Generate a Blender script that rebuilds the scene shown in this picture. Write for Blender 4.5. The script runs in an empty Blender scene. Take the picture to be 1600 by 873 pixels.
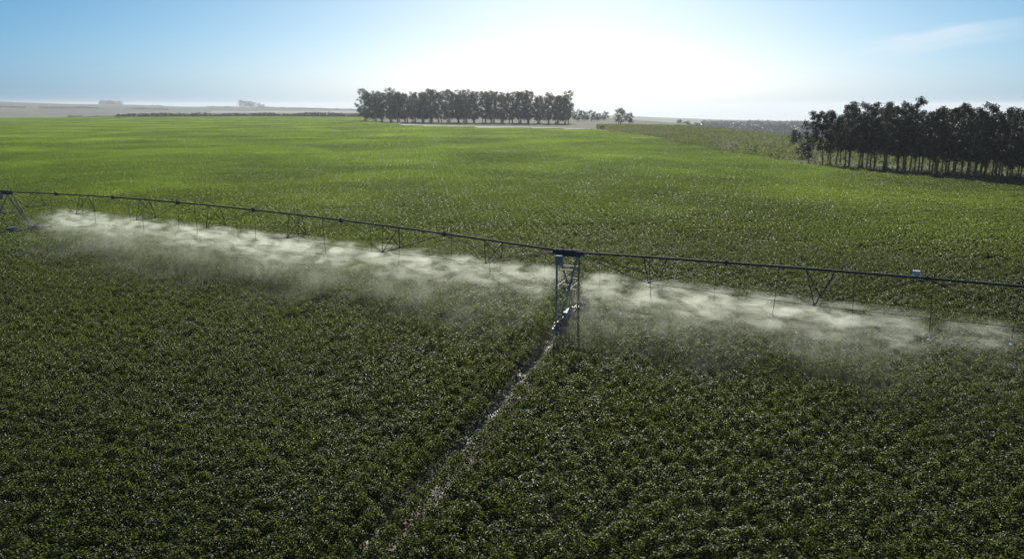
import bpy, math, random
import numpy as np
from mathutils import Vector, Matrix
random.seed(7); rng = np.random.default_rng(7)
sc = bpy.context.scene; COL = sc.collection
rad = math.radians

# ---------------------------------------------------------------- camera
CAM_H = 11.0; F = 1200.0; HZ = 165.0
PITCH = math.atan((436.5 - HZ) / F)
cam = bpy.data.cameras.new('camera'); cam.sensor_width = 36; cam.lens = 36 * F / 1600
cam.clip_start = 0.1; cam.clip_end = 30000
co = bpy.data.objects.new('camera', cam); COL.objects.link(co); sc.camera = co
co.location = (0, 0, CAM_H); co.rotation_euler = (math.pi / 2 - PITCH, 0, 0)

# ---------------------------------------------------------------- sky and sun
SUN_AZ = rad(4.5)      # to the right of the view direction (+Y)
SUN_EL = rad(32.0)
w = bpy.data.worlds.new('World'); sc.world = w; w.use_nodes = True
nt = w.node_tree; nt.nodes.clear()
out = nt.nodes.new('ShaderNodeOutputWorld'); bg = nt.nodes.new('ShaderNodeBackground')
sky = nt.nodes.new('ShaderNodeTexSky'); sky.sky_type = 'NISHITA'; sky.sun_disc = False
sky.sun_elevation = SUN_EL; sky.sun_rotation = SUN_AZ
sky.altitude = 300; sky.air_density = 1.0; sky.dust_density = 2.0; sky.ozone_density = 3.0
bg.inputs[1].default_value = 0.1
# thin cirrus, fixed to directions of the sky
tc = nt.nodes.new('ShaderNodeTexCoord')
def N(t, **k):
    n = nt.nodes.new(t)
    for a, b in k.items(): setattr(n, a, b)
    return n
def L(a, b): nt.links.new(a, b)
def dirvec(px, py):
    d = Vector((px - 800, -(py - 436.5), -F)); d.rotate(co.rotation_euler); return d.normalized()
a_, b_ = dirvec(1330, 82), dirvec(1610, 42)
nrm = a_.cross(b_).normalized(); mid = (a_ + b_).normalized()
dp = N('ShaderNodeVectorMath', operation='DOT_PRODUCT'); dp.inputs[1].default_value = nrm
dm = N('ShaderNodeVectorMath', operation='DOT_PRODUCT'); dm.inputs[1].default_value = (b_ - a_).normalized()
L(tc.outputs['Generated'], dp.inputs[0]); L(tc.outputs['Generated'], dm.inputs[0])
cx = N('ShaderNodeCombineXYZ')
m1 = N('ShaderNodeMath', operation='MULTIPLY'); m1.inputs[1].default_value = 60; L(dp.outputs['Value'], m1.inputs[0])
m2 = N('ShaderNodeMath', operation='MULTIPLY'); m2.inputs[1].default_value = 9; L(dm.outputs['Value'], m2.inputs[0])
L(m2.outputs[0], cx.inputs[0]); L(m1.outputs[0], cx.inputs[1])
cn = N('ShaderNodeTexNoise'); cn.inputs['Scale'].default_value = 1.0; cn.inputs['Detail'].default_value = 5
L(cx.outputs[0], cn.inputs['Vector'])
# band: |dot| small, limited along
ab = N('ShaderNodeMath', operation='ADD'); nn = N('ShaderNodeMath', operation='MULTIPLY_ADD'); nn.inputs[1].default_value = 0.05; nn.inputs[2].default_value = -0.025
L(cn.outputs['Fac'], nn.inputs[0]); L(dp.outputs['Value'], ab.inputs[0]); L(nn.outputs[0], ab.inputs[1])
aa = N('ShaderNodeMath', operation='ABSOLUTE'); L(ab.outputs[0], aa.inputs[0])
mr = N('ShaderNodeMapRange', interpolation_type='SMOOTHSTEP'); L(aa.outputs[0], mr.inputs[0])
mr.inputs[1].default_value = 0.016; mr.inputs[2].default_value = 0.0
al = (b_ - a_).normalized().dot(mid)
sub = N('ShaderNodeMath', operation='SUBTRACT'); sub.inputs[1].default_value = al; L(dm.outputs['Value'], sub.inputs[0])
ad = N('ShaderNodeMath', operation='ABSOLUTE'); L(sub.outputs[0], ad.inputs[0])
mr2 = N('ShaderNodeMapRange', interpolation_type='SMOOTHSTEP'); L(ad.outputs[0], mr2.inputs[0])
mr2.inputs[1].default_value = 0.12; mr2.inputs[2].default_value = 0.02
mm = N('ShaderNodeMath', operation='MULTIPLY'); L(mr.outputs[0], mm.inputs[0]); L(mr2.outputs[0], mm.inputs[1])
mq = N('ShaderNodeMath', operation='MULTIPLY'); L(mm.outputs[0], mq.inputs[0]); L(cn.outputs['Fac'], mq.inputs[1])
mix = N('ShaderNodeMixRGB'); mqq = N('ShaderNodeMath', operation='MULTIPLY'); mqq.inputs[1].default_value = 0.6; L(mq.outputs[0], mqq.inputs[0]); L(mqq.outputs[0], mix.inputs[0])
def WM(op, a, b=None, c=None):
    n = N('ShaderNodeMath', operation=op)
    for k_, q_ in enumerate((a, b, c)):
        if q_ is None: continue
        if isinstance(q_, (int, float)): n.inputs[k_].default_value = q_
        else: L(q_, n.inputs[k_])
    return n.outputs[0]
sep = N('ShaderNodeSeparateColor'); comb = N('ShaderNodeCombineColor'); L(sky.outputs[0], sep.inputs[0])
sxyz = N('ShaderNodeSeparateXYZ'); L(tc.outputs['Generated'], sxyz.inputs[0])
hor = WM('POWER', 2.718, WM('MULTIPLY', WM('MAXIMUM', sxyz.outputs[2], 0.0), -16.0))     # air near the horizon
for ch, ref, gam, k_, hz_ in ((0, 16.0, 1.8, 8.7, 0.35), (1, 15.6, 1.25, 9.4, 0.72), (2, 13.9, 0.95, 9.4, 1.3)):
    v_ = WM('MULTIPLY', WM('POWER', WM('MINIMUM', WM('DIVIDE', sep.outputs[ch], ref), 2.4), gam), k_)
    L(WM('MULTIPLY', v_, WM('MULTIPLY_ADD', hor, hz_, 1.0)), comb.inputs[ch])
L(comb.outputs[0], mix.inputs[1]); mix.inputs[2].default_value = (9.5, 9.8, 10, 1)
L(mix.outputs[0], bg.inputs[0]); L(bg.outputs[0], out.inputs[0])

sl = bpy.data.lights.new('sun', 'SUN'); sl.energy = 5.0; sl.angle = rad(0.5); sl.color = (1.0, 0.95, 0.86)
so = bpy.data.objects.new('sun', sl); COL.objects.link(so)
sd = Vector((math.sin(SUN_AZ) * math.cos(SUN_EL), math.cos(SUN_AZ) * math.cos(SUN_EL), math.sin(SUN_EL)))
so.rotation_euler = sd.to_track_quat('Z', 'Y').to_euler()
vs = sc.view_settings; vs.view_transform = 'Standard'; vs.look = 'None'; vs.gamma = 1; vs.exposure = 0.0
sc.cycles.volume_bounces = 2; sc.cycles.volume_max_steps = 128; sc.cycles.volume_step_rate = 1.0
sc.cycles.max_bounces = 6; sc.cycles.transparent_max_bounces = 8

# ---------------------------------------------------------------- helpers
def tag(o, label=None, cat=None, group=None, kind=None):
    if label: o['label'] = label
    if cat: o['category'] = cat
    if group: o['group'] = group
    if kind: o['kind'] = kind
    return o
def empty(name, loc=(0, 0, 0), rz=0):
    o = bpy.data.objects.new(name, None); COL.objects.link(o); o.location = loc; o.rotation_euler.z = rz
    o.empty_display_size = 0.3
    return o
def mesh_np(name, V, Fc, mat=None, smooth=False):
    """V (n,3) float, Fc (m,k) int: one mesh made at numpy speed"""
    me = bpy.data.meshes.new(name); V = np.asarray(V, np.float32); Fc = np.asarray(Fc, np.int32)
    k = Fc.shape[1]
    me.vertices.add(len(V)); me.vertices.foreach_set('co', V.ravel())
    me.loops.add(Fc.size); me.loops.foreach_set('vertex_index', Fc.ravel())
    me.polygons.add(len(Fc)); me.polygons.foreach_set('loop_start', np.arange(0, Fc.size, k, dtype=np.int32))
    if smooth: me.polygons.foreach_set('use_smooth', np.ones(len(Fc), bool))
    if mat: me.materials.append(mat)
    me.update(calc_edges=True); me.validate(); return me
def link(name, me, parent=None):
    o = bpy.data.objects.new(name, me); COL.objects.link(o)
    if parent: o.parent = parent
    return o
class MB:
    def __init__(s): s.V = []; s.F = []
    def add(s, V, Fs):
        b = len(s.V); s.V += [tuple(v) for v in V]; s.F += [tuple(i + b for i in f) for f in Fs]; return s
    def box(s, c, d, rot=None):
        V = [Vector((x * d[0] / 2, y * d[1] / 2, z * d[2] / 2)) for x in (-1, 1) for y in (-1, 1) for z in (-1, 1)]
        if rot: V = [rot @ v for v in V]
        V = [v + Vector(c) for v in V]
        return s.add(V, [(0, 1, 3, 2), (4, 6, 7, 5), (0, 4, 5, 1), (2, 3, 7, 6), (0, 2, 6, 4), (1, 5, 7, 3)])
    def tube(s, pts, r, n=8, cap=True):
        pts = [Vector(p) for p in pts]; rs = r if isinstance(r, (list, tuple)) else [r] * len(pts)
        b = len(s.V); m = len(pts)
        for i, p in enumerate(pts):
            t = (pts[min(i + 1, m - 1)] - pts[max(i - 1, 0)]).normalized()
            up = Vector((0, 0, 1)) if abs(t.z) < 0.9 else Vector((1, 0, 0))
            a = t.cross(up).normalized(); c = a.cross(t)
            for k in range(n):
                an = 2 * math.pi * k / n
                s.V.append(tuple(p + (a * math.cos(an) + c * math.sin(an)) * rs[i]))
        for i in range(m - 1):
            for k in range(n):
                k2 = (k + 1) % n
                s.F.append((b + i * n + k, b + i * n + k2, b + (i + 1) * n + k2, b + (i + 1) * n + k))
        if cap:
            s.F.append(tuple(b + k for k in range(n))[::-1]); s.F.append(tuple(b + (m - 1) * n + k for k in range(n)))
        return s
    def lathe(s, prof, c, axis_rot, n=28):
        """prof (r, h) about local z"""
        b = len(s.V); m = len(prof)
        for (r, h) in prof:
            for k in range(n):
                an = 2 * math.pi * k / n
                s.V.append(tuple(axis_rot @ Vector((r * math.cos(an), r * math.sin(an), h)) + Vector(c)))
        for i in range(m - 1):
            for k in range(n):
                k2 = (k + 1) % n
                s.F.append((b + i * n + k, b + i * n + k2, b + (i + 1) * n + k2, b + (i + 1) * n + k))
        return s
    def mesh(s, name, mat, smooth=False):
        me = bpy.data.meshes.new(name); me.from_pydata(s.V, [], s.F); me.materials.append(mat)
        if smooth:
            for p in me.polygons: p.use_smooth = True
        me.update(); return me
    def build(s, name, mat, parent=None, smooth=False): return link(name, s.mesh(name, mat, smooth), parent)

def at(px, py, z=0.0):
    d = dirvec(px, py); t = (z - CAM_H) / d.z
    return Vector((d.x * t, d.y * t, z))
def depr(py, px=800):
    d = dirvec(px, py); return d.z / math.hypot(d.x, d.y)

# ---------------------------------------------------------------- terrain
SKYLINE = [(-900, 160), (0, 158), (60, 160.5), (120, 162.5), (230, 164), (300, 167), (400, 167), (480, 169), (560, 171), (700, 175), (850, 178), (960, 181), (1000, 183), (1100, 187), (1180, 189), (1250, 191), (1600, 193), (2600, 193)]
def smooth(x, a, b):
    t = np.clip((x - a) / (b - a), 0, 1); return t * t * (3 - 2 * t)
_az = np.array([math.atan2(p[0] - 800, F) for p in SKYLINE]); _sk = np.array([depr(p[1], p[0]) for p in SKYLINE])
def vnoise(x, y, seed=0):
    s = seed * 1.7
    return (np.sin(x * 1.0 + 1.3 * np.sin(y * 0.7 + s) + s) * np.cos(y * 1.1 + 1.1 * np.sin(x * 0.6 - s)) +
            0.5 * np.sin(x * 2.3 + y * 1.7 + s) * np.cos(y * 2.9 - x * 0.8 + s) + 0.25 * np.sin(5.1 * x - 1.3 * y) * np.cos(4.7 * y + 2.1 * x)) / 1.75
def height(X, Y):
    X = np.asarray(X, float); Y = np.asarray(Y, float)
    r = np.hypot(X, Y); az = np.arctan2(X, np.maximum(Y, 1e-3)); az = np.where(Y < 0, np.sign(X) * 1.5, az)
    z = np.zeros_like(r)
    # field crest on the right, the land falls away past it
    cr = 112 + 4 * vnoise(Y / 90, Y / 200, 3)
    z -= 36 * (1 - np.exp(-np.log1p(np.exp(np.clip((X - cr) / 9, -30, 60))) * 9 / 170)) * smooth(Y, 60, 200)
    z -= 13 * smooth(r, 760, 1300) * (1 - smooth(az, 0.1, 0.35))
    z -= 12 * smooth(r, 640, 1300) * smooth(az, 0.0, 0.25)
    zt = CAM_H + np.interp(az, _az, _sk) * r
    k = smooth(r, 1500, 3000)
    rolling = 9 * vnoise(X / 330, Y / 330, 1) * smooth(r, 1000, 2200) * (1 - smooth(r, 2500, 2900))
    z = z * (1 - k) + (CAM_H + np.interp(az, _az, _sk) * 3000) * k + rolling * (1 - k) * 0.6
    z -= 160 * smooth(r, 3050, 5200)
    near = smooth(r, 120, 300) * (1 - smooth(r, 700, 1000))
    z += 0.5 * vnoise(X / 60, Y / 60, 2) * near * smooth(X, 30, 90)
    return z
def hz(x, y): return float(height(x, y))

na, nr = 720, 210
A = np.linspace(-math.pi, math.pi, na, endpoint=False)
A = A - 0.55 * np.sin(A) * 0.9    # finer ahead (A=0 is +Y)
R = np.concatenate([[0.5], np.geomspace(6, 9000, nr - 1)])
AA, RR = np.meshgrid(A, R); X = RR * np.sin(AA); Y = RR * np.cos(AA); Z = height(X, Y)
V = np.stack([X, Y, Z], -1).reshape(-1, 3)
i = np.arange(nr - 1)[:, None] * na; j = np.arange(na)[None, :]; j2 = (j + 1) % na
Fq = np.stack([i + j, i + j2, i + na + j2, i + na + j], -1).reshape(-1, 4)

def newmat(name):
    m = bpy.data.materials.new(name); m.use_nodes = True
    t = m.node_tree; return m, t, t.nodes['Principled BSDF'], t.nodes['Material Output']
def ramp(t, stops, fac=None):
    n = t.nodes.new('ShaderNodeValToRGB'); e = n.color_ramp.elements
    while len(e) < len(stops): e.new(0.5)
    for k, (p, c) in zip(e, stops): k.position = p; k.color = (*c, 1)
    if fac: t.links.new(fac, n.inputs[0])
    return n
def noise(t, scale, detail=3, vec=None, dist=0):
    n = t.nodes.new('ShaderNodeTexNoise'); n.inputs['Scale'].default_value = scale; n.inputs['Detail'].default_value = detail
    n.inputs['Distortion'].default_value = dist
    if vec: t.links.new(vec, n.inputs['Vector'])
    return n
def simple(name, col, rough=0.6, metal=0, var=0.15, scale=6):
    m, t, p, o = newmat(name); geo = t.nodes.new('ShaderNodeTexCoord')
    n = noise(t, scale, 4, geo.outputs['Object'])
    r = ramp(t, [(0.3, [c * (1 - var) for c in col]), (0.7, [min(1, c * (1 + var)) for c in col])], n.outputs['Fac'])
    t.links.new(r.outputs[0], p.inputs['Base Color']); p.inputs['Roughness'].default_value = rough; p.inputs['Metallic'].default_value = metal
    return m

# terrain material: bare soil and pasture, mapped on world position
m_ter, t, p, o = newmat('land'); g = t.nodes.new('ShaderNodeNewGeometry')
n1 = noise(t, 0.012, 5, g.outputs['Position'], 0.6); n2 = noise(t, 0.35, 6, g.outputs['Position'])
past = ramp(t, [(0.30, (0.05, 0.08, 0.03)), (0.46, (0.08, 0.11, 0.04)), (0.56, (0.125, 0.11, 0.06)), (0.68, (0.06, 0.09, 0.032))], n1.outputs['Fac'])
fine = ramp(t, [(0.3, (0.55, 0.55, 0.55)), (0.7, (1.25, 1.2, 1.1))], n2.outputs['Fac'])
mx = t.nodes.new('ShaderNodeMixRGB'); mx.blend_type = 'MULTIPLY'; mx.inputs[0].default_value = 1
t.links.new(past.outputs[0], mx.inputs[1]); t.links.new(fine.outputs[0], mx.inputs[2])
# soil near the machine (under the crop)
vl = t.nodes.new('ShaderNodeVectorMath'); vl.operation = 'LENGTH'; t.links.new(g.outputs['Position'], vl.inputs[0])
mp = t.nodes.new('ShaderNodeMapRange'); t.links.new(vl.outputs['Value'], mp.inputs[0]); mp.inputs[1].default_value = 70; mp.inputs[2].default_value = 115
soil = ramp(t, [(0.3, (0.035, 0.024, 0.014)), (0.7, (0.085, 0.06, 0.035))], n2.outputs['Fac'])
m3 = t.nodes.new('ShaderNodeMixRGB'); t.links.new(mp.outputs[0], m3.inputs[0]); t.links.new(soil.outputs[0], m3.inputs[1]); t.links.new(mx.outputs[0], m3.inputs[2])
t.links.new(m3.outputs[0], p.inputs['Base Color']); p.inputs['Roughness'].default_value = 0.95
bp = t.nodes.new('ShaderNodeBump'); bp.inputs['Strength'].default_value = 0.6; bp.inputs['Distance'].default_value = 0.3
t.links.new(n2.outputs['Fac'], bp.inputs['Height']); t.links.new(bp.outputs[0], p.inputs['Normal'])
g_o = link('ground', mesh_np('ground', V, Fq, m_ter, True)); tag(g_o, 'farmland under the crop and rolling pasture to the horizon', 'ground', kind='structure')

# ---------------------------------------------------------------- plan of the irrigator
T0 = at(886, 508, 0.35); T0.z = 0
P_H = 4.05
T1 = at(10, 300, P_H); T1.z = 0
TR = at(1600, 446, 4.62); TR.z = 0
dR = (TR - T0).normalized(); LR = 54.0; T2 = T0 + dR * LR
dL = (T1 - T0).normalized(); LL = (T1 - T0).length
T3 = T1 + Matrix.Rotation(rad(-4), 3, 'Z') @ dL * LL
print('T0', T0, 'T1', T1, 'LL', LL, 'T2', T2)
BR = dL.copy(); 
axL = math.atan2(-dL.y, -dL.x)                       # span direction, pointing right
pipe_ax = ((-dL) + dR).normalized(); TRK = Vector((-pipe_ax.y, pipe_ax.x, 0))
if TRK.y > 0: TRK = -TRK                             # toward the camera

TRACK_PX = [(884, 505), (868, 528), (842, 560), (808, 598), (765, 652), (722, 700), (662, 765), (606, 830), (565, 878), (500, 950)]
track = [at(x, y, 0.25) for x, y in TRACK_PX]
for q in track: q.z = 0
back = [T0 + (T0 - track[2]).normalized() * d for d in (1.5, 3, 4)]
track = back[::-1] + track
TP = np.array([(q.x, q.y) for q in track])
def dist_track(x, y):
    d = np.full(x.shape, 1e9); P = np.stack([x, y], -1)
    for a, b in zip(TP[:-1], TP[1:]):
        ab = b - a; tt = np.clip(((P - a) @ ab) / (ab @ ab), 0, 1); q = a + tt[..., None] * ab
        d = np.minimum(d, np.hypot(*(np.moveaxis(P - q, -1, 0))))
    return d

# wheel rut: a muddy strip with puddles
m_mud, t, p, o = newmat('wet_mud'); g = t.nodes.new('ShaderNodeNewGeometry')
n = noise(t, 0.9, 4, g.outputs['Position']); n_ = noise(t, 9, 4, g.outputs['Position'])
r = ramp(t, [(0.3, (0.09, 0.075, 0.055)), (0.7, (0.22, 0.19, 0.145))], n_.outputs['Fac']); t.links.new(r.outputs[0], p.inputs['Base Color'])
rr = ramp(t, [(0.36, (0.5,) * 3), (0.50, (0.85,) * 3)], n.outputs['Fac']); t.links.new(rr.outputs[0], p.inputs['Roughness'])
b = t.nodes.new('ShaderNodeBump'); b.inputs['Strength'].default_value = 0.25; b.inputs['Distance'].default_value = 0.04
t.links.new(n_.outputs['Fac'], b.inputs['Height']); t.links.new(b.outputs[0], p.inputs['Normal'])
pts = []
for a, b_ in zip(track[:-1], track[1:]):
    k = max(2, int((b_ - a).length / 0.5)); pts += [a.lerp(b_, q / k) for q in range(k)]
Vv = []; Fv = []; SC = 0.8
prof = [(-0.52, 0.06), (-0.4, 0.10), (-0.3, 0.03), (0, 0.012), (0.3, 0.03), (0.4, 0.10), (0.52, 0.06)]
prof = prof + [(0.6, -0.02)]; prof = [(-0.6, -0.02)] + prof
for a_i, q in enumerate(pts):
    d = (pts[min(a_i + 1, len(pts) - 1)] - pts[max(a_i - 1, 0)]).normalized(); s = Vector((-d.y, d.x, 0))
    for (u, z) in prof: Vv.append(tuple(q + s * (u + 0.03 * math.sin(a_i * 1.9)) + Vector((0, 0, z + 0.01 * math.sin(a_i * 2.3 + u * 5)))))
kk = len(prof)
for a_i in range(len(pts) - 1):
    for b_i in range(kk - 1): Fv.append((a_i * kk + b_i, a_i * kk + b_i + 1, (a_i + 1) * kk + b_i + 1, (a_i + 1) * kk + b_i))
tag(link('wheel_rut', mesh_np('wheel_rut', Vv, Fv, m_mud, True)), 'wet muddy wheel rut running from the tower toward the viewer', 'rut', kind='structure')

# ---------------------------------------------------------------- crop
def leaf_mat(name, stops, trans, tcol, rough=0.38, spec=0.5, far_lit=None, nsc=5.0, under=None):
    m, t, p, o = newmat(name)
    oi = t.nodes.new('ShaderNodeObjectInfo'); g = t.nodes.new('ShaderNodeNewGeometry')
    n = noise(t, 0.035, 4, g.outputs['Position'], 0.5); n2 = noise(t, nsc, 2, g.outputs['Position'])
    a = t.nodes.new('ShaderNodeMath'); a.operation = 'MULTIPLY_ADD'; a.inputs[1].default_value = 0.55; t.links.new(n2.outputs['Fac'], a.inputs[0])
    b = t.nodes.new('ShaderNodeMath'); b.operation = 'MULTIPLY'; b.inputs[1].default_value = 0.45; t.links.new(n.outputs['Fac'], b.inputs[0]); t.links.new(b.outputs[0], a.inputs[2])
    r = ramp(t, stops, a.outputs[0])
    if far_lit:      # sunlit look of the far canopy tops, painted into the leaf colour
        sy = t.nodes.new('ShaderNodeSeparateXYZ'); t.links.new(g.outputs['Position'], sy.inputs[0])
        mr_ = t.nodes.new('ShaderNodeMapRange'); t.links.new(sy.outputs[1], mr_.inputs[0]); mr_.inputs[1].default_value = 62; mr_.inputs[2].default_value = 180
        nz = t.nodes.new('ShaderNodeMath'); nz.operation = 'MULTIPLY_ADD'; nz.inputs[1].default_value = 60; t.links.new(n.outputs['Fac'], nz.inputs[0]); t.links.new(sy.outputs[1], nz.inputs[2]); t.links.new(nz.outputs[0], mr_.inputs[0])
        r0 = r; r = t.nodes.new('ShaderNodeMixRGB'); r.blend_type = 'MULTIPLY'; t.links.new(mr_.outputs[0], r.inputs[0]); t.links.new(r0.outputs[0], r.inputs[1]); r.inputs[2].default_value = (*far_lit, 1)
    if under:     # paler, downy undersides
        r1 = r; r = t.nodes.new('ShaderNodeMixRGB'); t.links.new(g.outputs['Backfacing'], r.inputs[0]); t.links.new(r1.outputs[0], r.inputs[1])
        r2 = t.nodes.new('ShaderNodeMixRGB'); r2.inputs[0].default_value = 0.5; t.links.new(r1.outputs[0], r2.inputs[1]); r2.inputs[2].default_value = (*under, 1); t.links.new(r2.outputs[0], r.inputs[2])
    t.links.new(r.outputs[0], p.inputs['Base Color'])
    p.inputs['Roughness'].default_value = rough; p.inputs['Specular IOR Level'].default_value = spec
    tr = t.nodes.new('ShaderNodeBsdfTranslucent'); tm = t.nodes.new('ShaderNodeMixRGB'); tm.blend_type = 'MULTIPLY'; tm.inputs[0].default_value = 1
    t.links.new(r.outputs[0], tm.inputs[1]); tm.inputs[2].default_value = (*tcol, 1); t.links.new(tm.outputs[0], tr.inputs[0])
    ms = t.nodes.new('ShaderNodeMixShader'); ms.inputs[0].default_value = trans
    t.links.new(p.outputs[0], ms.inputs[1]); t.links.new(tr.outputs[0], ms.inputs[2]); t.links.new(ms.outputs[0], o.inputs[0])
    return m
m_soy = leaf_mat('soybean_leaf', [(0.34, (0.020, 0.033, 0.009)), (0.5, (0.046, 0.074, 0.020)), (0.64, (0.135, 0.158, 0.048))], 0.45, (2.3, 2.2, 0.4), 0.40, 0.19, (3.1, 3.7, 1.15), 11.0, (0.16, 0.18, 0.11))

def leaflets(C, heading, tilt, roll, ln, wd):
    """folded diamond leaflets; C (n,3) base point, heading/tilt/roll arrays; returns V,F"""
    n = len(C)
    ch, sh = np.cos(heading), np.sin(heading); ct, st = np.cos(tilt), np.sin(tilt)
    d = np.stack([ch * ct, sh * ct, st], -1)                      # along the leaf
    s = np.stack([-sh, ch, np.zeros(n)], -1); u = np.cross(d, s)
    s2 = s * np.cos(roll)[:, None] + u * np.sin(roll)[:, None]; u2 = np.cross(d, s2)
    ln = ln[:, None]; wd = wd[:, None]
    v0 = C; v2 = C + d * ln - np.array([0, 0, 1]) * ln * 0.12
    vm = C + d * ln * 0.45
    v1 = vm + s2 * wd / 2 + u2 * wd * 0.16; v3 = vm - s2 * wd / 2 + u2 * wd * 0.16
    V = np.stack([v0, v1, v2, v3], 1).reshape(-1, 3); b = np.arange(n) * 4
    Fc = np.concatenate([np.stack([b, b + 2, b + 1], -1), np.stack([b, b + 3, b + 2], -1)])
    return V, Fc
def canopy(seg, rows, pitch, n, ln, wd, H, seed, base_z=0.0, gap=0.85):
    r_ = np.random.default_rng(seed)
    row = r_.integers(0, rows, n); v = np.clip(r_.normal(0, 0.30, n), -0.55, 0.55) * pitch * gap
    xx = r_.uniform(-seg / 2, seg / 2, n); yy = (row - (rows - 1) / 2) * pitch + v
    bump = 0.13 * np.sin(xx * 9.0 + seed + row * 2.1) + 0.05 * np.sin(xx * 23 + seed * 2)
    top = H * (1 - 0.55 * (v / (0.75 * pitch)) ** 2) + bump
    zz = top * (1 - 0.75 * r_.beta(1.0, 3.2, n)) + base_z
    C = np.stack([xx, yy, zz], -1)
    hd = r_.uniform(0, 2 * np.pi, n); tl = r_.normal(-0.12, 0.55, n); rl = r_.normal(0, 0.5, n)
    L_ = ln * r_.uniform(0.7, 1.25, n); W_ = wd * r_.uniform(0.75, 1.2, n)
    # trifoliate: three leaflets off one point
    Cs = np.repeat(C, 3, 0); h3 = (hd[:, None] + np.array([-1.35, 0, 1.35])).ravel()
    return leaflets(Cs, h3, np.repeat(tl, 3) + r_.normal(0, 0.15, 3 * n), np.repeat(rl, 3) + r_.normal(0, 0.2, 3 * n), np.repeat(L_, 3), np.repeat(W_, 3))
PIT = 0.62
src = bpy.data.collections.new('crop_sources')
def add_src(name, V, Fc):
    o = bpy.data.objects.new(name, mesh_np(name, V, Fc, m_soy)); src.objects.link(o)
nm = 0
for s in range(6): add_src('soy_%02d' % nm, *canopy(0.68, 1, PIT, 230, 0.068, 0.052, 0.76, s, gap=1.35)); nm += 1      # 0-5
for s in range(4): add_src('soy_%02d' % nm, *canopy(2.6, 4, PIT, 1600, 0.11, 0.082, 0.76, 20 + s, gap=1.05)); nm += 1   # 6-9
for s in range(3): add_src('soy_%02d' % nm, *canopy(12.6, 20, PIT, 17000, 0.19, 0.15, 0.76, 40 + s, gap=1.0)); nm += 1  # 10-12

# field outline, on the ground
FB_px = [(1750, 314), (1600, 299), (1400, 278), (1270, 263), (1200, 254), (1120, 240), (1050, 226), (1000, 216), (955, 209), (900, 204), (760, 202), (640, 198), (585, 192), (556, 184.5), (400, 182.5), (200, 182), (0, 184), (-300, 186)]
FB = [tuple(at(x, y, 0.0).xy) for x, y in FB_px]
FB = [(FB[0][0] + 60, -40), (FB[0][0] + 60, FB[0][1] - 20)] + FB + [(-700, -40)]
def inside(x, y):
    x = np.asarray(x); c = np.zeros(x.shape, bool); n = len(FB)
    for a in range(n):
        (x1, y1), (x2, y2) = FB[a], FB[(a + 1) % n]
        if y1 == y2: continue
        k = ((y1 > y) != (y2 > y)) & (x < (x2 - x1) * (y - y1) / (y2 - y1) + x1); c ^= k
    return c
ROW_AZ = math.atan2(645 - 800, F)            # rows run to a point left of centre
rowd = np.array([math.sin(ROW_AZ), math.cos(ROW_AZ)]); rown = np.array([rowd[1], -rowd[0]])
def frustum(x, y, rmax, rmin, mg):
    r = np.hypot(x, y); a = np.abs(np.arctan2(x, y))
    return (r < rmax) & (r >= rmin) & (((a < 0.64) & (y > 0)) | ((r < 40) & (a < 0.95) & (y > 0))) 
def tiles(du, dv, rmin, rmax, ids, hvar, s0, thin=0):
    n = int(rmax / du) + 2; m = int(rmax / dv) + 2
    U, W = np.meshgrid(np.arange(0, n), np.arange(-m, m)); U = U.ravel() * du; W = W.ravel() * dv
    x = rowd[0] * U + rown[0] * W; y = rowd[1] * U + rown[1] * W
    k = frustum(x, y, rmax, rmin, 0) & inside(x, y); x, y = x[k], y[k]
    if rmax < 70:
        d = dist_track(x, y); k = d > 1.42; x, y = x[k], y[k]
    nn = len(x)
    if rmax < 70: x = x + rng.normal(0, 0.05, nn); y = y + rng.normal(0, 0.05, nn)
    hv = 1 + hvar * vnoise(x / 2.2, y / 2.6, 5) + hvar * 0.8 * vnoise(x / 9, y / 11, 6) + rng.normal(0, 0.05, nn)
    if rmax < 70:   # a few stunted pockets
        pk = vnoise(x / 1.6 + 9, y / 1.9, 8); hv = np.where(pk > 0.72, hv * 0.55, hv)
    sx_ = s0 * (1 + 0.10 * vnoise(x / 1.1, y / 1.2, 12) + rng.normal(0, 0.06, nn)) if rmax < 70 else np.full(nn, s0)
    rot = np.zeros((nn, 3)); rot[:, 2] = -ROW_AZ + math.pi / 2 + math.pi * rng.integers(0, 2, nn)
    z = height(x, y) if rmax > 120 else np.zeros(nn)
    return np.stack([x, y, z], -1), rot, np.stack([sx_, sx_, np.clip(hv, 0.4, 1.4)], -1), rng.integers(ids[0], ids[1] + 1, nn)
sets = [tiles(0.62, PIT, 9, 62, (0, 5), 0.13, 1.0), tiles(2.5, PIT * 4, 62, 250, (6, 9), 0.10, 1.02), tiles(12.4, PIT * 20, 250, 900, (10, 12), 0.05, 1.02)]
# plants lining both sides of the rut
lp = []; acc = 0.0
fine_ = []
for a, b in zip(track[:-1], track[1:]):
    k = max(1, int((b - a).length / 0.05)); fine_ += [(a.lerp(b, q / k), (b - a).normalized()) for q in range(k)]
for off in (0.47, 1.02, 1.5):
    for sg in (-1, 1):
        for q, dd in fine_[::11]:
            r_d = math.hypot(q.x, q.y); o_ = off + rng.normal(0, 0.025) + (0.13 if 21 < r_d < 33 else 0.04 if r_d > 20 else -0.07 if off < 0.6 else 0)
            if abs(r_d - T0.length) < 3.2 and off < 0.6: o_ += 0.12
            lp.append((q.x - dd.y * o_ * sg + rng.normal(0, .03), q.y + dd.x * o_ * sg + rng.normal(0, .03), 0, math.atan2(dd.y, dd.x) + math.pi * rng.integers(0, 2), rng.uniform(0.85, 1.12)))
lp = np.array(lp); m_ = len(lp); lr = np.zeros((m_, 3)); lr[:, 2] = lp[:, 3]
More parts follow.
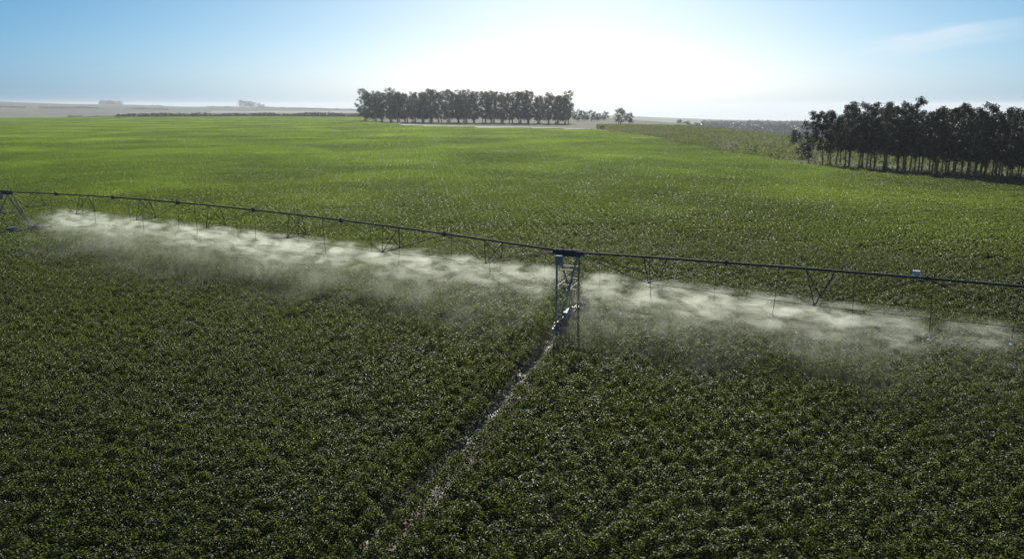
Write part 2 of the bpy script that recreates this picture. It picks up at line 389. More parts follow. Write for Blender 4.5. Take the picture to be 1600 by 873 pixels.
sets.append((lp[:, :3], lr, np.stack([np.full(m_, 0.97), np.full(m_, 0.8), lp[:, 4]], -1), rng.integers(0, 6, m_)))
P_, R_, S_, I_ = [np.concatenate([s[q] for s in sets]) for q in range(4)]
print('crop tiles', [len(s[0]) for s in sets])
me = bpy.data.meshes.new('soybean_crop'); me.vertices.add(len(P_)); me.vertices.foreach_set('co', P_.astype(np.float32).ravel())
for nme, ty, key, arr in (('rot', 'FLOAT_VECTOR', 'vector', R_), ('scl', 'FLOAT_VECTOR', 'vector', S_), ('idx', 'INT', 'value', I_)):
    at_ = me.attributes.new(nme, ty, 'POINT'); at_.data.foreach_set(key, arr.astype(np.float32 if ty != 'INT' else np.int32).ravel())
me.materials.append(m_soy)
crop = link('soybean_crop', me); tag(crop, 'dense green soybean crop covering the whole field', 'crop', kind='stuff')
ng = bpy.data.node_groups.new('scatter', 'GeometryNodeTree')
ng.interface.new_socket('Geometry', in_out='INPUT', socket_type='NodeSocketGeometry'); ng.interface.new_socket('Geometry', in_out='OUTPUT', socket_type='NodeSocketGeometry')
gi = ng.nodes.new('NodeGroupInput'); go = ng.nodes.new('NodeGroupOutput'); ip = ng.nodes.new('GeometryNodeInstanceOnPoints')
ci = ng.nodes.new('GeometryNodeCollectionInfo'); ci.inputs['Collection'].default_value = src; ci.inputs['Separate Children'].default_value = True; ci.inputs['Reset Children'].default_value = True
def nattr(nme, ty):
    n = ng.nodes.new('GeometryNodeInputNamedAttribute'); n.data_type = ty; n.inputs['Name'].default_value = nme; return n.outputs['Attribute']
ip.inputs['Pick Instance'].default_value = True
e2r = ng.nodes.new('FunctionNodeEulerToRotation')
ng.links.new(nattr('rot', 'FLOAT_VECTOR'), e2r.inputs[0]); ng.links.new(e2r.outputs[0], ip.inputs['Rotation'])
ng.links.new(nattr('scl', 'FLOAT_VECTOR'), ip.inputs['Scale']); ng.links.new(nattr('idx', 'INT'), ip.inputs['Instance Index'])
ng.links.new(gi.outputs[0], ip.inputs['Points']); ng.links.new(ci.outputs[0], ip.inputs['Instance']); ng.links.new(ip.outputs[0], go.inputs[0])
crop.modifiers.new('scatter', 'NODES').node_group = ng

# bare sand strip in front of the far grove
m_sand = simple('pale_sand', (0.42, 0.36, 0.26), 0.95, 0, 0.2, 0.08)
def ground_patch(name, px, mat, lift=0.05, n=40):
    """closed outline on the ground, filled with a fan grid that follows the land"""
    out = [at(x, y, 0).xy for x, y in px]; c = sum(out, Vector((0, 0))) / len(out)
    ring = []
    for a, b in zip(out, out[1:] + out[:1]):
        for k in range(6): ring.append(a.lerp(b, k / 6))
    rr = 8; V = []; Fc = []; m = len(ring)
    for k in range(1, rr + 1):
        for i_, q in enumerate(ring):
            jj = 1 + 0.04 * math.sin(i_ * 2.4) if k == rr else 1
            v = c + (q - c) * (k / rr) * jj; V.append((v.x, v.y, hz(v.x, v.y) + lift))
    b0 = len(V); V.append((c.x, c.y, hz(c.x, c.y) + lift))
    for k in range(rr - 1):
        for i_ in range(m):
            i2 = (i_ + 1) % m; Fc.append((k * m + i_, k * m + i2, (k + 1) * m + i2, (k + 1) * m + i_))
    me = bpy.data.meshes.new(name); me.from_pydata(V, [], Fc + [(b0, i_, (i_ + 1) % m) for i_ in range(m)]); me.materials.append(mat); me.update()
    return link(name, me)
s1 = ground_patch('dirt_road', [(590, 192.5), (700, 196.5), (820, 198.5), (960, 203), (962, 207.5), (900, 203.5), (760, 201), (640, 197)], m_sand, 0.12)
tag(s1, 'pale sandy track between the crop and the far grove', 'road', kind='structure')

def hit(px, py):
    d = dirvec(px, py); h = math.hypot(d.x, d.y); r = 300.0
    while r < 6000:
        x, y = d.x / h * r, d.y / h * r
        if hz(x, y) > CAM_H + d.z / h * r: return Vector((x, y, 0))
        r *= 1.004
    return Vector((d.x / h * 3040, d.y / h * 3040, 0))
def band(name, x0, x1, ya, yb, mat, label, lift=0.8, nx=40, ny=10):
    V = []; Fc = []
    for i_ in range(nx + 1):
        px = x0 + (x1 - x0) * i_ / nx; a, b = hit(px, ya), hit(px, yb)
        for k in range(ny + 1):
            f = k / ny; f = min(1, max(0, f + 0.03 * math.sin(i_ * 0.9 + k))); q = a.lerp(b, f); V.append((q.x, q.y, hz(q.x, q.y) + lift))
    for i_ in range(nx):
        for k in range(ny): c = i_ * (ny + 1) + k; Fc.append((c, c + 1, c + ny + 2, c + ny + 1))
    tag(link(name, mesh_np(name, V, Fc, mat, True)), label, 'field', kind='structure')
band('ploughed_field', -260, 205, 179, 173, simple('ploughed_soil', (0.10, 0.08, 0.045), 0.95, 0, 0.3, 0.02), 'reddish brown ploughed field beyond the crop at far left')
band('pasture', 60, 640, 172.5, 168.5, simple('far_pasture', (0.035, 0.06, 0.035), 0.95, 0, 0.5, 0.01), 'dull green pasture on the far left hills')
band('stubble_field', 330, 560, 177, 174.5, simple('stubble', (0.30, 0.27, 0.17), 0.95, 0, 0.2, 0.02), 'pale stubble strip below the far left hills')
# ---------------------------------------------------------------- irrigator
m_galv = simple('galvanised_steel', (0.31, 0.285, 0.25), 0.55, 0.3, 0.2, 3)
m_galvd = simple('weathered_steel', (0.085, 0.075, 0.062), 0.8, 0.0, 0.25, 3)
m_rub = simple('tyre_rubber', (0.03, 0.03, 0.03), 0.85, 0, 0.3, 8)
m_rim = simple('painted_rim', (0.30, 0.28, 0.26), 0.5, 0.5, 0.25, 6)
m_hose = simple('drop_hose_plastic', (0.05, 0.05, 0.055), 0.5, 0, 0.1)
m_head = simple('sprinkler_plastic', (0.62, 0.64, 0.60), 0.4, 0, 0.1)
m_white = simple('white_paint', (0.78, 0.78, 0.76), 0.4, 0, 0.06)
m_box = simple('grey_enamel', (0.35, 0.33, 0.30), 0.45, 0.2, 0.12)

irr = empty('center_pivot_irrigator', (T0.x, T0.y, 0))
tag(irr, 'long galvanised centre pivot irrigator spraying the crop across the field', 'irrigator')
O = Vector((T0.x, T0.y, 0))
def camber(s, L, h): return h * 4 * (s / L) * (1 - s / L)
def span(A_, B_, zA, zB, rise, drops=True, skip=()):
    """all in world coordinates, minus O"""
    d = (B_ - A_); L_ = d.length; d.normalize(); s_ = Vector((-d.y, d.x, 0))
    if s_.y > 0: s_ = -s_
    def P(u, v=0, w=0): return A_ - O + d * u + s_ * v + Vector((0, 0, zA + (zB - zA) * u / L_ + camber(u, L_, rise) + w))
    n = 28; b = MB(); b.tube([P(L_ * k / n) for k in range(n + 1)], 0.052, 10)
    nb = 7
    for k in range(nb + 1):    # flanges
        u = min(max(L_ * k / nb, 0.25), L_ - 0.25); b.tube([P(u - 0.03), P(u + 0.03)], 0.15, 12)
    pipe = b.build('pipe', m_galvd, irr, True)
    truss = MB(); prev = None
    for k in range(nb):
        uc = L_ * (k + 0.5) / nb; q = 1.35 if 0 < k < nb - 1 else 1.05
        if k in (0,): uc += 0.6
        if k == nb - 1: uc -= 0.6
        st = MB()
        for sg in (-1, 1):
            foot = P(uc, 0.78 * sg, -q)
            for du in (-0.55, 0.55): st.tube([P(uc + du, 0, -0.06), foot], 0.021, 6)
        st.tube([P(uc, 0.78, -q), P(uc, -0.78, -q)], 0.02, 6)
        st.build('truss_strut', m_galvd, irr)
        cur = [P(uc, 0.78 * sg, -q) for sg in (-1, 1)]
        starts = prev if prev else [P(0.35), P(0.35)]
        for a, c in zip(starts, cur): truss.tube([a, c], 0.010, 5)
        for sg, c in zip((-1, 1), cur):   # diagonals up to the pipe flanges
            for ue in (L_ * k / nb, L_ * (k + 1) / nb):
                truss.tube([P(min(max(ue, 0.3), L_ - 0.3), 0, -0.05), c], 0.011, 4)
        prev = cur
    for a in prev: truss.tube([a, P(L_ - 0.35)], 0.014, 5)
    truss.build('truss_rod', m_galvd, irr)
    if drops:
        nd = int(L_ / 2.75)
        for k in range(nd):
            u = 1.5 + (L_ - 3.0) * k / (nd - 1); sg = 1 if k % 2 else -1; zp = P(u).z
            zb = 2.45 + 0.05 * math.sin(k * 2.1)
            c = P(u, 0.0, 0); sway = 0.12 * math.sin(k * 1.7)
            pts = [P(u, 0, 0.07), P(u, 0.10 * sg, 0.26), P(u, 0.28 * sg, 0.30), P(u, 0.40 * sg, 0.15)]
            e = P(u, 0.42 * sg, 0); pts += [Vector((e.x, e.y, e.z - 0.2)), Vector((e.x + sway * 0.4, e.y, (e.z + zb) / 2)), Vector((e.x + sway, e.y, zb))]
            h = MB().tube(pts, 0.013, 6).build('drop_hose', m_hose, irr, True)
            s = MB(); cz = Vector((e.x + sway, e.y, zb))
            s.lathe([(0.0, 0.02), (0.03, 0.02), (0.035, -0.06), (0.02, -0.09), (0.012, -0.12)], cz, Matrix.Identity(3), 10)
            for q in range(3):
                a = 2.1 * q; s.tube([cz + Vector((0.02 * math.cos(a), 0.02 * math.sin(a), -0.06)), cz + Vector((0.04 * math.cos(a), 0.04 * math.sin(a), -0.17))], 0.004, 4)
            s.lathe([(0.0, -0.165), (0.055, -0.165), (0.06, -0.18), (0.0, -0.19)], cz, Matrix.Identity(3), 12)
            s.build('sprinkler_head', m_head, h, True)
    return P
spans = [(T0, T1, 4.05, 4.05, 0.55), (T0, T2, 4.05, 4.15, 0.55), (T1, T3, 4.05, 4.1, 0.5)]
PS = [span(*a) for a in spans]

def wheel(parent, c, ax, sw):
    """c centre (rel O), ax rolling axis direction, sw scale"""
    rot = ax.to_track_quat('Z', 'Y').to_matrix(); R0 = 0.62
    ty = MB(); ty.lathe([(0.33, -0.13), (0.40, -0.16), (0.54, -0.165), (0.60, -0.12), (0.615, 0), (0.60, 0.12), (0.54, 0.165), (0.40, 0.16), (0.33, 0.13), (0.33, -0.13)], c, rot, 36)
    for k in range(20):
        a = 2 * math.pi * k / 20
        for sg in (-1, 1):
            aa = a + (0.15 if sg > 0 else 0)
            q = rot @ Vector((0.63 * math.cos(aa), 0.63 * math.sin(aa), 0.075 * sg)) + c
            rr_ = rot @ Matrix.Rotation(aa, 3, 'Z') @ Matrix.Rotation(0.5 * sg, 3, 'X')
            ty.box(q, (0.06, 0.045, 0.17), rr_)
    w_ = ty.build('wheel', m_rub, parent)
    ri = MB(); ri.lathe([(0.0, 0.03), (0.10, 0.04), (0.12, 0.0), (0.27, -0.02), (0.31, 0.09), (0.335, 0.12), (0.335, -0.12), (0.30, -0.09), (0.26, -0.04), (0.0, -0.04)], c, rot, 28)
    for k in range(8):
        a = 2 * math.pi * k / 8; ri.tube([rot @ Vector((0.08 * math.cos(a), 0.08 * math.sin(a), 0.02)) + c, rot @ Vector((0.08 * math.cos(a), 0.08 * math.sin(a), 0.07)) + c], 0.014, 6)
    ri.build('wheel_rim', m_rim, parent)
def tower(T, ax, trk, zt=4.05):
    base = T - O; ax = ax.normalized(); trk = trk.normalized()
    tw = bpy.data.objects.new('tower', None); tw.empty_display_size = 0.3; COL.objects.link(tw); tw.parent = irr; tw.location = (0, 0, 0)
    def Q(u, v, z): return base + ax * u + trk * v + Vector((0, 0, z))
    rotm = Matrix((ax, trk, Vector((0, 0, 1)))).transposed()
    MB().box(Q(0, 0, 0.78), (0.16, 4.1, 0.16), rotm).box(Q(0, 1.55, 0.89), (0.34, 0.30, 0.05), rotm).box(Q(0, -1.55, 0.89), (0.34, 0.30, 0.05), rotm).build('base_beam', m_galv, tw)
    for sv in (-1, 1):
        for su in (-1, 1):
            a, b = Q(0.52 * su, 0.16 * sv, zt - 0.12), Q(0.09 * su, 1.6 * sv, 0.86)
            MB().tube([a, b], 0.05, 6).build('leg', m_galv, tw)
        br = MB(); n = 4
        for k in range(1, n + 1):
            f = k / (n + 0.6); l = Q(0.52 - 0.43 * f, sv * (0.16 + 1.44 * f), zt - 0.12 + (0.98 - zt) * f); r_ = Q(-0.52 + 0.43 * f, sv * (0.16 + 1.44 * f), zt - 0.12 + (0.98 - zt) * f)
            br.tube([l, r_], 0.022, 5)
            if k < n:
                f2 = (k + 1) / (n + 0.6); r2 = Q(-0.52 + 0.43 * f2, sv * (0.16 + 1.44 * f2), zt - 0.12 + (0.98 - zt) * f2); br.tube([l, r2], 0.016, 5)
        br.build('brace', m_galv, tw)
    sb = MB()
    for su in (-1, 1):
        sb.tube([Q(0.36 * su, -0.90, 2.45), Q(0.36 * su, 0.90, 2.45)], 0.024, 5)
        sb.tube([Q(0.36 * su, -0.90, 2.45), Q(0.1 * su, 0, 0.86)], 0.018, 5); sb.tube([Q(0.36 * su, 0.90, 2.45), Q(0.1 * su, 0, 0.86)], 0.018, 5)
    sb.build('side_brace', m_galv, tw)
    MB().box(Q(0, 0, zt - 0.14), (1.25, 0.40, 0.08), rotm).tube([Q(-0.75, 0, zt), Q(0.75, 0, zt)], 0.13, 12).build('saddle', m_galvd, tw)
    bx = MB().box(Q(-0.35, 0.34, zt - 0.35), (0.34, 0.24, 0.46), rotm); bx.box(Q(-0.35, 0.475, zt - 0.35), (0.30, 0.02, 0.42), rotm); bx.build('control_box', m_box, tw)
    for sv in (-1, 1):
        g_ = MB(); g_.box(Q(0.0, 1.98 * sv, 0.62), (0.26, 0.30, 0.28), rotm); g_.tube([Q(0, 1.98 * sv, 0.62), Q(0.30, 1.98 * sv, 0.62)], 0.07, 10); g_.build('gearbox', m_box, tw)
        wheel(tw, Q(0.34, 2.0 * sv, 0.60), ax, 1)
    sh = MB().tube([Q(0, -1.85, 0.95), Q(0, 1.85, 0.95)], 0.03, 6); sh.build('drive_shaft', m_galv, tw)
    mo = MB(); mo.tube([Q(0, -0.35, 1.02), Q(0, 0.25, 1.02)], 0.13, 14); mo.box(Q(0, 0.33, 1.0), (0.24, 0.2, 0.24), rotm); mo.build('drive_motor', m_box, tw)
    # hose from pipe down a leg
    return tw
TRK0 = (track[4] - T0).normalized()
ax0 = Vector((-TRK0.y, TRK0.x, 0)); 
if ax0.x < 0: ax0 = -ax0
tower(T0, ax0, TRK0)
d1 = (-dL + (T1 - T3).normalized()).normalized(); t1 = Vector((d1.y, -d1.x, 0)); tower(T1, d1, t1)
d2 = dR; tower(T2, d2, Vector((d2.y, -d2.x, 0)), 4.15)
# white junction box on the right-hand pipe
def near_u(P, px, py):
    best = min((abs(s), u) for u in np.linspace(0, 50, 400) for s in [proj(P(u) + O)[0] - px]); return best[1]
def proj(v):
    q = co.matrix_world.inverted() @ Vector(v) if False else (Matrix.LocRotScale(co.location, co.rotation_euler, None).inverted() @ Vector(v))
    return (800 + F * q.x / -q.z, 436.5 - F * q.y / -q.z)
u = near_u(PS[1], 1433, 433); c = PS[1](u, 0.0, 0.2)
MB().box(c, (0.26, 0.16, 0.13), Matrix.Rotation(math.atan2(dR.y, dR.x), 3, 'Z')).box(PS[1](u, 0, 0.1), (0.1, 0.1, 0.12)).build('junction_box', m_white, irr)
for x in (200, 400, 600, 760, 1000, 1200, 1400): 
    P = PS[0] if x < 886 else PS[1]; print('pipe px', x, proj(P(near_u(P, x, 0)) + O) if x > 886 else proj(P(min((abs(proj(P(q) + O)[0] - x), q) for q in np.linspace(0, LL, 300))[1]) + O))

# ---------------------------------------------------------------- spray
def mist_mat(name, dens, L_, fade, seed, gaps):
    m = bpy.data.materials.new(name); m.use_nodes = True; t = m.node_tree; t.nodes.clear()
    o = t.nodes.new('ShaderNodeOutputMaterial'); v = t.nodes.new('ShaderNodeVolumePrincipled')
    v.inputs['Color'].default_value = (0.98, 1.0, 0.84, 1); v.inputs['Anisotropy'].default_value = 0.45
    tc = t.nodes.new('ShaderNodeTexCoord'); sp = t.nodes.new('ShaderNodeSeparateXYZ'); t.links.new(tc.outputs['Object'], sp.inputs[0])
    def M(op, a, b=None, c=None):
        n = t.nodes.new('ShaderNodeMath'); n.operation = op
        for k, q in enumerate((a, b, c)):
            if q is None: continue
            if isinstance(q, (int, float)): n.inputs[k].default_value = q
            else: t.links.new(q, n.inputs[k])
        return n.outputs[0]
    def S(val, a, b, lo=0, hi=1):
        n = t.nodes.new('ShaderNodeMapRange'); n.interpolation_type = 'SMOOTHSTEP'; t.links.new(val, n.inputs[0])
        for k, q in enumerate((a, b, lo, hi)): n.inputs[k + 1].default_value = q
        return n.outputs[0]
    x, y, z = sp.outputs
    def CV(kx, ky, kz, off=0):
        c = t.nodes.new('ShaderNodeCombineXYZ')
        for k, (q, m_) in enumerate(((x, kx), (y, ky), (z, kz))): t.links.new(M('MULTIPLY_ADD', q, m_, off + seed), c.inputs[k])
        return c.outputs[0]
    big = noise(t, 1.0, 2, CV(0.42, 0.25, 0.3)).outputs['Fac']
    wisp = noise(t, 1.0, 5, CV(0.9, 1.3, 3.2, 5), 0.7).outputs['Fac']
    fall = noise(t, 1.0, 3, CV(3.0, 2.0, 0.5, 9), 0.3).outputs['Fac']
    big = S(big, 0.40, 0.62, 0.18, 1.0)
    # core: the flat fans thrown by the sprinklers, sinking as they drift
    zc = M('SUBTRACT', 2.52, M('MULTIPLY', M('MAXIMUM', y, 0.0), 0.20))
    dz = M('DIVIDE', M('SUBTRACT', z, zc), 0.42); g1 = M('POWER', 2.718, M('MULTIPLY', M('MULTIPLY', dz, dz), -1.0))
    core = M('MULTIPLY', M('MULTIPLY', g1, S(wisp, 0.44, 0.66, 0.02, 1.6)), M('MULTIPLY', S(y, -1.8, -0.5), S(y, 2.6, -0.2)))
    st = M('POWER', M('ABSOLUTE', M('SINE', M('MULTIPLY', x, math.pi / 2.75))), 3.0)
    core = M('MULTIPLY', core, M('MULTIPLY_ADD', st, 0.95, 0.45))
    # skirt: fine rain drifting on toward the viewer
    top = M('SUBTRACT', 2.3, M('MULTIPLY', M('MAXIMUM', y, 0.0), 0.17))
    skirt = M('MULTIPLY', S(M('SUBTRACT', top, z), -0.1, 0.6), M('MULTIPLY', S(fall, 0.36, 0.64, 0.25, 1.2), M('POWER', 2.718, M('MULTIPLY', M('MAXIMUM', y, 0.0), -0.30))))
    skirt = M('MULTIPLY', skirt, S(y, -1.2, 0.8))
    d = M('MULTIPLY', big, M('MULTIPLY_ADD', skirt, 0.065, core))
    for (a, b) in fade: d = M('MULTIPLY', d, S(x, a, b))
    t.links.new(M('MULTIPLY', d, dens), v.inputs['Density']); t.links.new(v.outputs[0], o.inputs['Volume'])
    return m
def mist(A_, B_, x0, x1, dens, fade, seed, label):
    d = (B_ - A_).normalized(); s_ = Vector((-d.y, d.x, 0)); sg = 1
    if s_.y > 0: s_ = -s_
    if d.cross(s_).z < 0: d = -d; sg = -1; x0, x1 = -x1, -x0; fade = [(-a, -b) for a, b in fade]
    prof = [(-2.2, 0.75), (-2.2, 3.1), (0.6, 3.2), (5, 2.3), (9, 1.3), (9.5, 0.75)]
    n = 12; V = []; Fc = []; m = len(prof)      # x along the span, y toward the viewer, z up
    for k in range(n + 1):
        for (y, z) in prof: V.append((x0 + (x1 - x0) * k / n, y, z))
    for k in range(n):
        for i_ in range(m):
            i2 = (i_ + 1) % m; Fc.append((k * m + i_, k * m + i2, (k + 1) * m + i2, (k + 1) * m + i_))
    Fc.append(tuple(range(m))[::-1]); Fc.append(tuple(n * m + i_ for i_ in range(m)))
    vol = sum(Vector(V[f[0]]).dot(Vector(V[f[i_]]).cross(Vector(V[f[i_ + 1]]))) for f in Fc for i_ in range(1, len(f) - 1))
    if vol < 0: Fc = [f[::-1] for f in Fc]
    me = bpy.data.meshes.new('spray_mist'); me.from_pydata(V, [], Fc); me.materials.append(mist_mat('mist_air', dens, 1, fade, seed, None)); me.update()
    o = link('spray_mist', me); o.matrix_world = Matrix.Translation(A_) @ Matrix((d, s_, Vector((0, 0, 1)))).transposed().to_4x4()
    tag(o, label, 'mist', kind='stuff'); return o
mist(T0, T1, 0.25, 49, 2.7, [(0.25, 1.2), (48, 40)], 3.3, 'bright backlit water mist drifting below the long left span')
mist(T0, T2, 0.5, 27, 2.6, [(0.2, 1.5), (21.5, 7)], 8.1, 'thinner water mist drifting below the right span')

# falling drops: thin streaks
m_drop, t, p, o = newmat('water_drop'); p.inputs['Base Color'].default_value = (0.9, 0.93, 0.9, 1); p.inputs['Roughness'].default_value = 0.25
tr = t.nodes.new('ShaderNodeBsdfTranslucent'); tr.inputs[0].default_value = (0.9, 0.95, 0.85, 1); ms = t.nodes.new('ShaderNodeMixShader'); ms.inputs[0].default_value = 0.6
t.links.new(p.outputs[0], ms.inputs[1]); t.links.new(tr.outputs[0], ms.inputs[2]); t.links.new(ms.outputs[0], o.inputs[0])
def drops(A_, B_, L_, n, x1, label):
    d = (B_ - A_).normalized(); s_ = Vector((-d.y, d.x, 0))
    if s_.y > 0: s_ = -s_
    r_ = np.random.default_rng(int(n) + 3); nd = int(L_ / 2.75)
    k = r_.integers(0, nd, n); u = 1.5 + (L_ - 3) * k / (nd - 1); keep = u < x1; u = u[keep]; n = len(u)
    wgt = 0.5 + 0.5 * np.sin(u * 0.37 + 1) ; keep = r_.random(n) < 0.25 + 0.75 * wgt; u = u[keep]; n = len(u)
    ang = r_.uniform(0, 2 * np.pi, n); rr_ = 5.0 * r_.random(n) ** 0.6; tt = rr_ / 5.0
    x = u + rr_ * np.cos(ang) * 0.8; y = rr_ * np.sin(ang) * 0.8 + 0.25 * rr_ + r_.uniform(0, 1.5, n)
    z = 2.35 + 0.2 * np.sin(np.pi * np.clip(tt * 1.3, 0, 1)) - 1.6 * tt ** 2 * r_.random(n) + r_.normal(0, 0.12, n)
    C = np.array([A_.x, A_.y, 0]) + x[:, None] * np.array(d) + y[:, None] * np.array(s_) + z[:, None] * np.array([0, 0, 1.0])
    vel = np.stack([np.cos(ang), np.sin(ang)], -1); vd = vel[:, :1] * np.array(d) + vel[:, 1:] * np.array(s_); vd[:, 2] = 0.2 - 1.3 * tt; vd /= np.linalg.norm(vd, axis=1)[:, None]
    ln = r_.uniform(0.025, 0.07, n)[:, None]; wd = 0.004
    side = np.cross(vd, r_.normal(0, 1, (n, 3))); side /= np.linalg.norm(side, axis=1)[:, None]; s2 = np.cross(vd, side)
    v = [C - vd * ln, C + side * wd, C + (-0.5 * side + 0.87 * s2) * wd, C + (-0.5 * side - 0.87 * s2) * wd, C + vd * ln]
    V = np.stack(v, 1).reshape(-1, 3); b = np.arange(n) * 5
    Fc = np.concatenate([np.stack([b + q[0], b + q[1], b + q[2]], -1) for q in ((0, 2, 1), (0, 3, 2), (0, 1, 3), (4, 1, 2), (4, 2, 3), (4, 3, 1))])
    o = link('water_spray', mesh_np('water_spray', V, Fc, m_drop)); tag(o, label, 'water spray', kind='stuff')
drops(T0, T1, LL, 12000, 45, 'fine falling water drops under the long left span')
drops(T0, T2, LR, 12000, 23, 'fine falling water drops under the right span')

# ---------------------------------------------------------------- trees
m_bark = simple('dark_bark', (0.20, 0.155, 0.115), 0.9, 0, 0.35, 2)
m_barkp = simple('pale_bark', (0.33, 0.30, 0.26), 0.85, 0, 0.3, 1)
m_lfd = leaf_mat('dark_foliage', [(0.3, (0.018, 0.03, 0.014)), (0.5, (0.032, 0.05, 0.02)), (0.7, (0.052, 0.075, 0.03))], 0.18, (1.1, 1.3, 0.7), 0.5, 0.4)
m_lff = leaf_mat('eucalypt_foliage', [(0.3, (0.04, 0.05, 0.032)), (0.5, (0.07, 0.085, 0.055)), (0.7, (0.11, 0.125, 0.08))], 0.3, (1.1, 1.2, 0.8), 0.5, 0.4)
def make_tree(H, r, z0, clumps, per, size, seed, trunk_r, rc=0.7, lean=0.7, topshape=1.0):
    R_ = random.Random(seed); r_ = np.random.default_rng(seed)
    tk = MB(); path = []; lx, ly = R_.uniform(-lean, lean), R_.uniform(-lean, lean)
    for k in range(9):
        f = k / 8; path.append((lx * f * f + 0.12 * math.sin(f * 7 + seed), ly * f * f + 0.1 * math.cos(f * 6 + seed) - 0.1, f * H * 0.93))
    tk.tube(path, [trunk_r * (1.25 if k == 0 else 1 - 0.85 * k / 8) for k in range(9)], 7)
    cs = []
    for k in range(clumps):
        f = (k + R_.random()) / clumps; z = z0 + (H - z0) * f; env = r * (0.45 + 0.75 * math.sin(math.pi * min(1, 0.18 + 0.72 * f))) * topshape if f < 0.88 else r * (1.10 - f) * 3.6
        a = R_.uniform(0, 2 * math.pi); q = env * R_.uniform(0.25, 1.0) ; j = min(8, max(0, int(z / (H * 0.93) * 8))); bx, by, _ = path[j]
        c = (bx + q * math.cos(a), by + q * math.sin(a), z); cs.append((c, rc * R_.uniform(0.6, 1.25)))
        jz = max(0, j - 1); s0 = path[jz]
        if k % 2 == 0: tk.tube([s0, ((s0[0] + c[0]) / 2, (s0[1] + c[1]) / 2, (s0[2] + c[2]) / 2 - 0.1), c], [trunk_r * 0.35, trunk_r * 0.22, trunk_r * 0.08], 5)
    Cc = []
    for c, cr in cs:
        n = int(per * (cr / rc) ** 2); q = r_.normal(0, 1, (n, 3)); q /= np.linalg.norm(q, axis=1)[:, None]
        Cc.append(np.array(c) + q * (r_.random((n, 1)) ** 0.5) * cr * np.array([1, 1, 0.75]))
    C = np.concatenate(Cc); n = len(C)
    V, Fc = leaflets(C, r_.uniform(0, 6.28, n), r_.normal(-0.4, 0.6, n), r_.uniform(-1.2, 1.2, n), size * r_.uniform(0.6, 1.4, n), size * 0.55 * r_.uniform(0.6, 1.3, n))
    return tk, (V, Fc)
def protos(n, matT, matL, nameT='trunk', **k):
    res = []
    for s in range(n):
        kk = dict(k); kk['H'] = k['H'] * (0.9 + 0.2 * ((s * 37) % 10) / 10); tk, (V, Fc) = make_tree(seed=k.get('seed', 0) + s * 13 + 1, **{a: b for a, b in kk.items() if a != 'seed'})
        res.append((tk.mesh('trunk', matT, True), mesh_np('crown', V, Fc, matL)))
    return res
def place(pr, name, x, y, rz, s, label, cat, group, z=None):
    o = empty(name, (x, y, hz(x, y) if z is None else z), rz); o.scale = s if isinstance(s, tuple) else (s, s, s)
    tag(o, label, cat, group); link('trunk', pr[0], o); link('crown', pr[1], o); return o

# right grove
pr_r = protos(6, m_bark, m_lfd, H=12.0, r=1.75, z0=3.6, clumps=46, per=62, size=0.34, trunk_r=0.15, rc=0.62, seed=103)
ga, gb = at(1266, 259, 0), at(1600, 293, 0); gd = (gb - ga); glen = gd.length; gd.normalize(); gn = Vector((-gd.y, gd.x, 0))
if gn.y < 0: gn = -gn
print('grove', ga, gb, glen)
rr0 = random.Random(4)
rows_r = [(k, j) for k in range(6) for j in range(17)]
for (k, j) in rows_r:
    u = 2.75 * j + rr0.uniform(-0.7, 0.7) + (1.2 if k % 2 else 0); v = 0.3 + 2.9 * k + rr0.uniform(-0.6, 0.6)
    if (j < 2 and k > 2) or (j < 6 and k > 3): continue
    q = ga + gd * u + gn * v; s = rr0.uniform(0.89, 1.02) * (0.92 if j < 2 else 1) * float(np.interp(u / glen, [0, 0.4, 1.0], [0.98, 0.90, 0.78]))
    if j == 0 and k == 0: lab, gp = 'slim dark tree at the near left corner of the right-hand grove', None
    elif k == 0: lab, gp = 'dark tree with bare lower trunk along the near edge of the right-hand grove', 'front row of the right-hand grove'
    else: lab, gp = 'dark tree standing inside the right-hand grove behind its front row', 'inner trees of the right-hand grove'
    place(pr_r[rr0.randrange(6)], 'grove_tree', q.x, q.y, rr0.uniform(0, 6.28), (s, s, s * rr0.uniform(0.93, 1.07)), lab, 'tree', gp)
# centre grove, half a kilometre off
pr_c = protos(5, m_barkp, m_lff, H=21.5, r=4.9, z0=3.4, clumps=42, per=44, size=0.8, trunk_r=0.28, rc=1.55, seed=200)
ca, cb = at(566, 191.3, 0), at(893, 194.5, 0)
ca = Vector((ca.x, 505, 0)) if False else ca
cd = (cb - ca); clen = cd.length; cd.normalize(); cn_ = Vector((-cd.y, cd.x, 0))
if cn_.y < 0: cn_ = -cn_
print('centre grove', ca, cb, clen)
nc = 24
for k in range(4):
    for j in range(nc):
        if k == 3 and (j < 3 or j % 4 == 1): continue
        u = clen * (j + 0.3 + 0.5 * rr0.random()) / nc; v = 1 + 7.5 * k + rr0.uniform(-3, 3)
        q = ca + cd * u; q = q + q.normalized() * v; sc_ = q.length / 500; s = rr0.uniform(0.80, 0.93) * sc_
        if k == 0: lab, gp = 'pale-trunked tall tree along the near edge of the far central grove', 'front row of the far central grove'
        else: lab, gp = 'tall grey-green tree inside the far central grove', 'inner trees of the far central grove'
        place(pr_c[rr0.randrange(5)], 'tall_tree', q.x, q.y, rr0.uniform(0, 6.28), (s, s, s), lab, 'tree', gp)
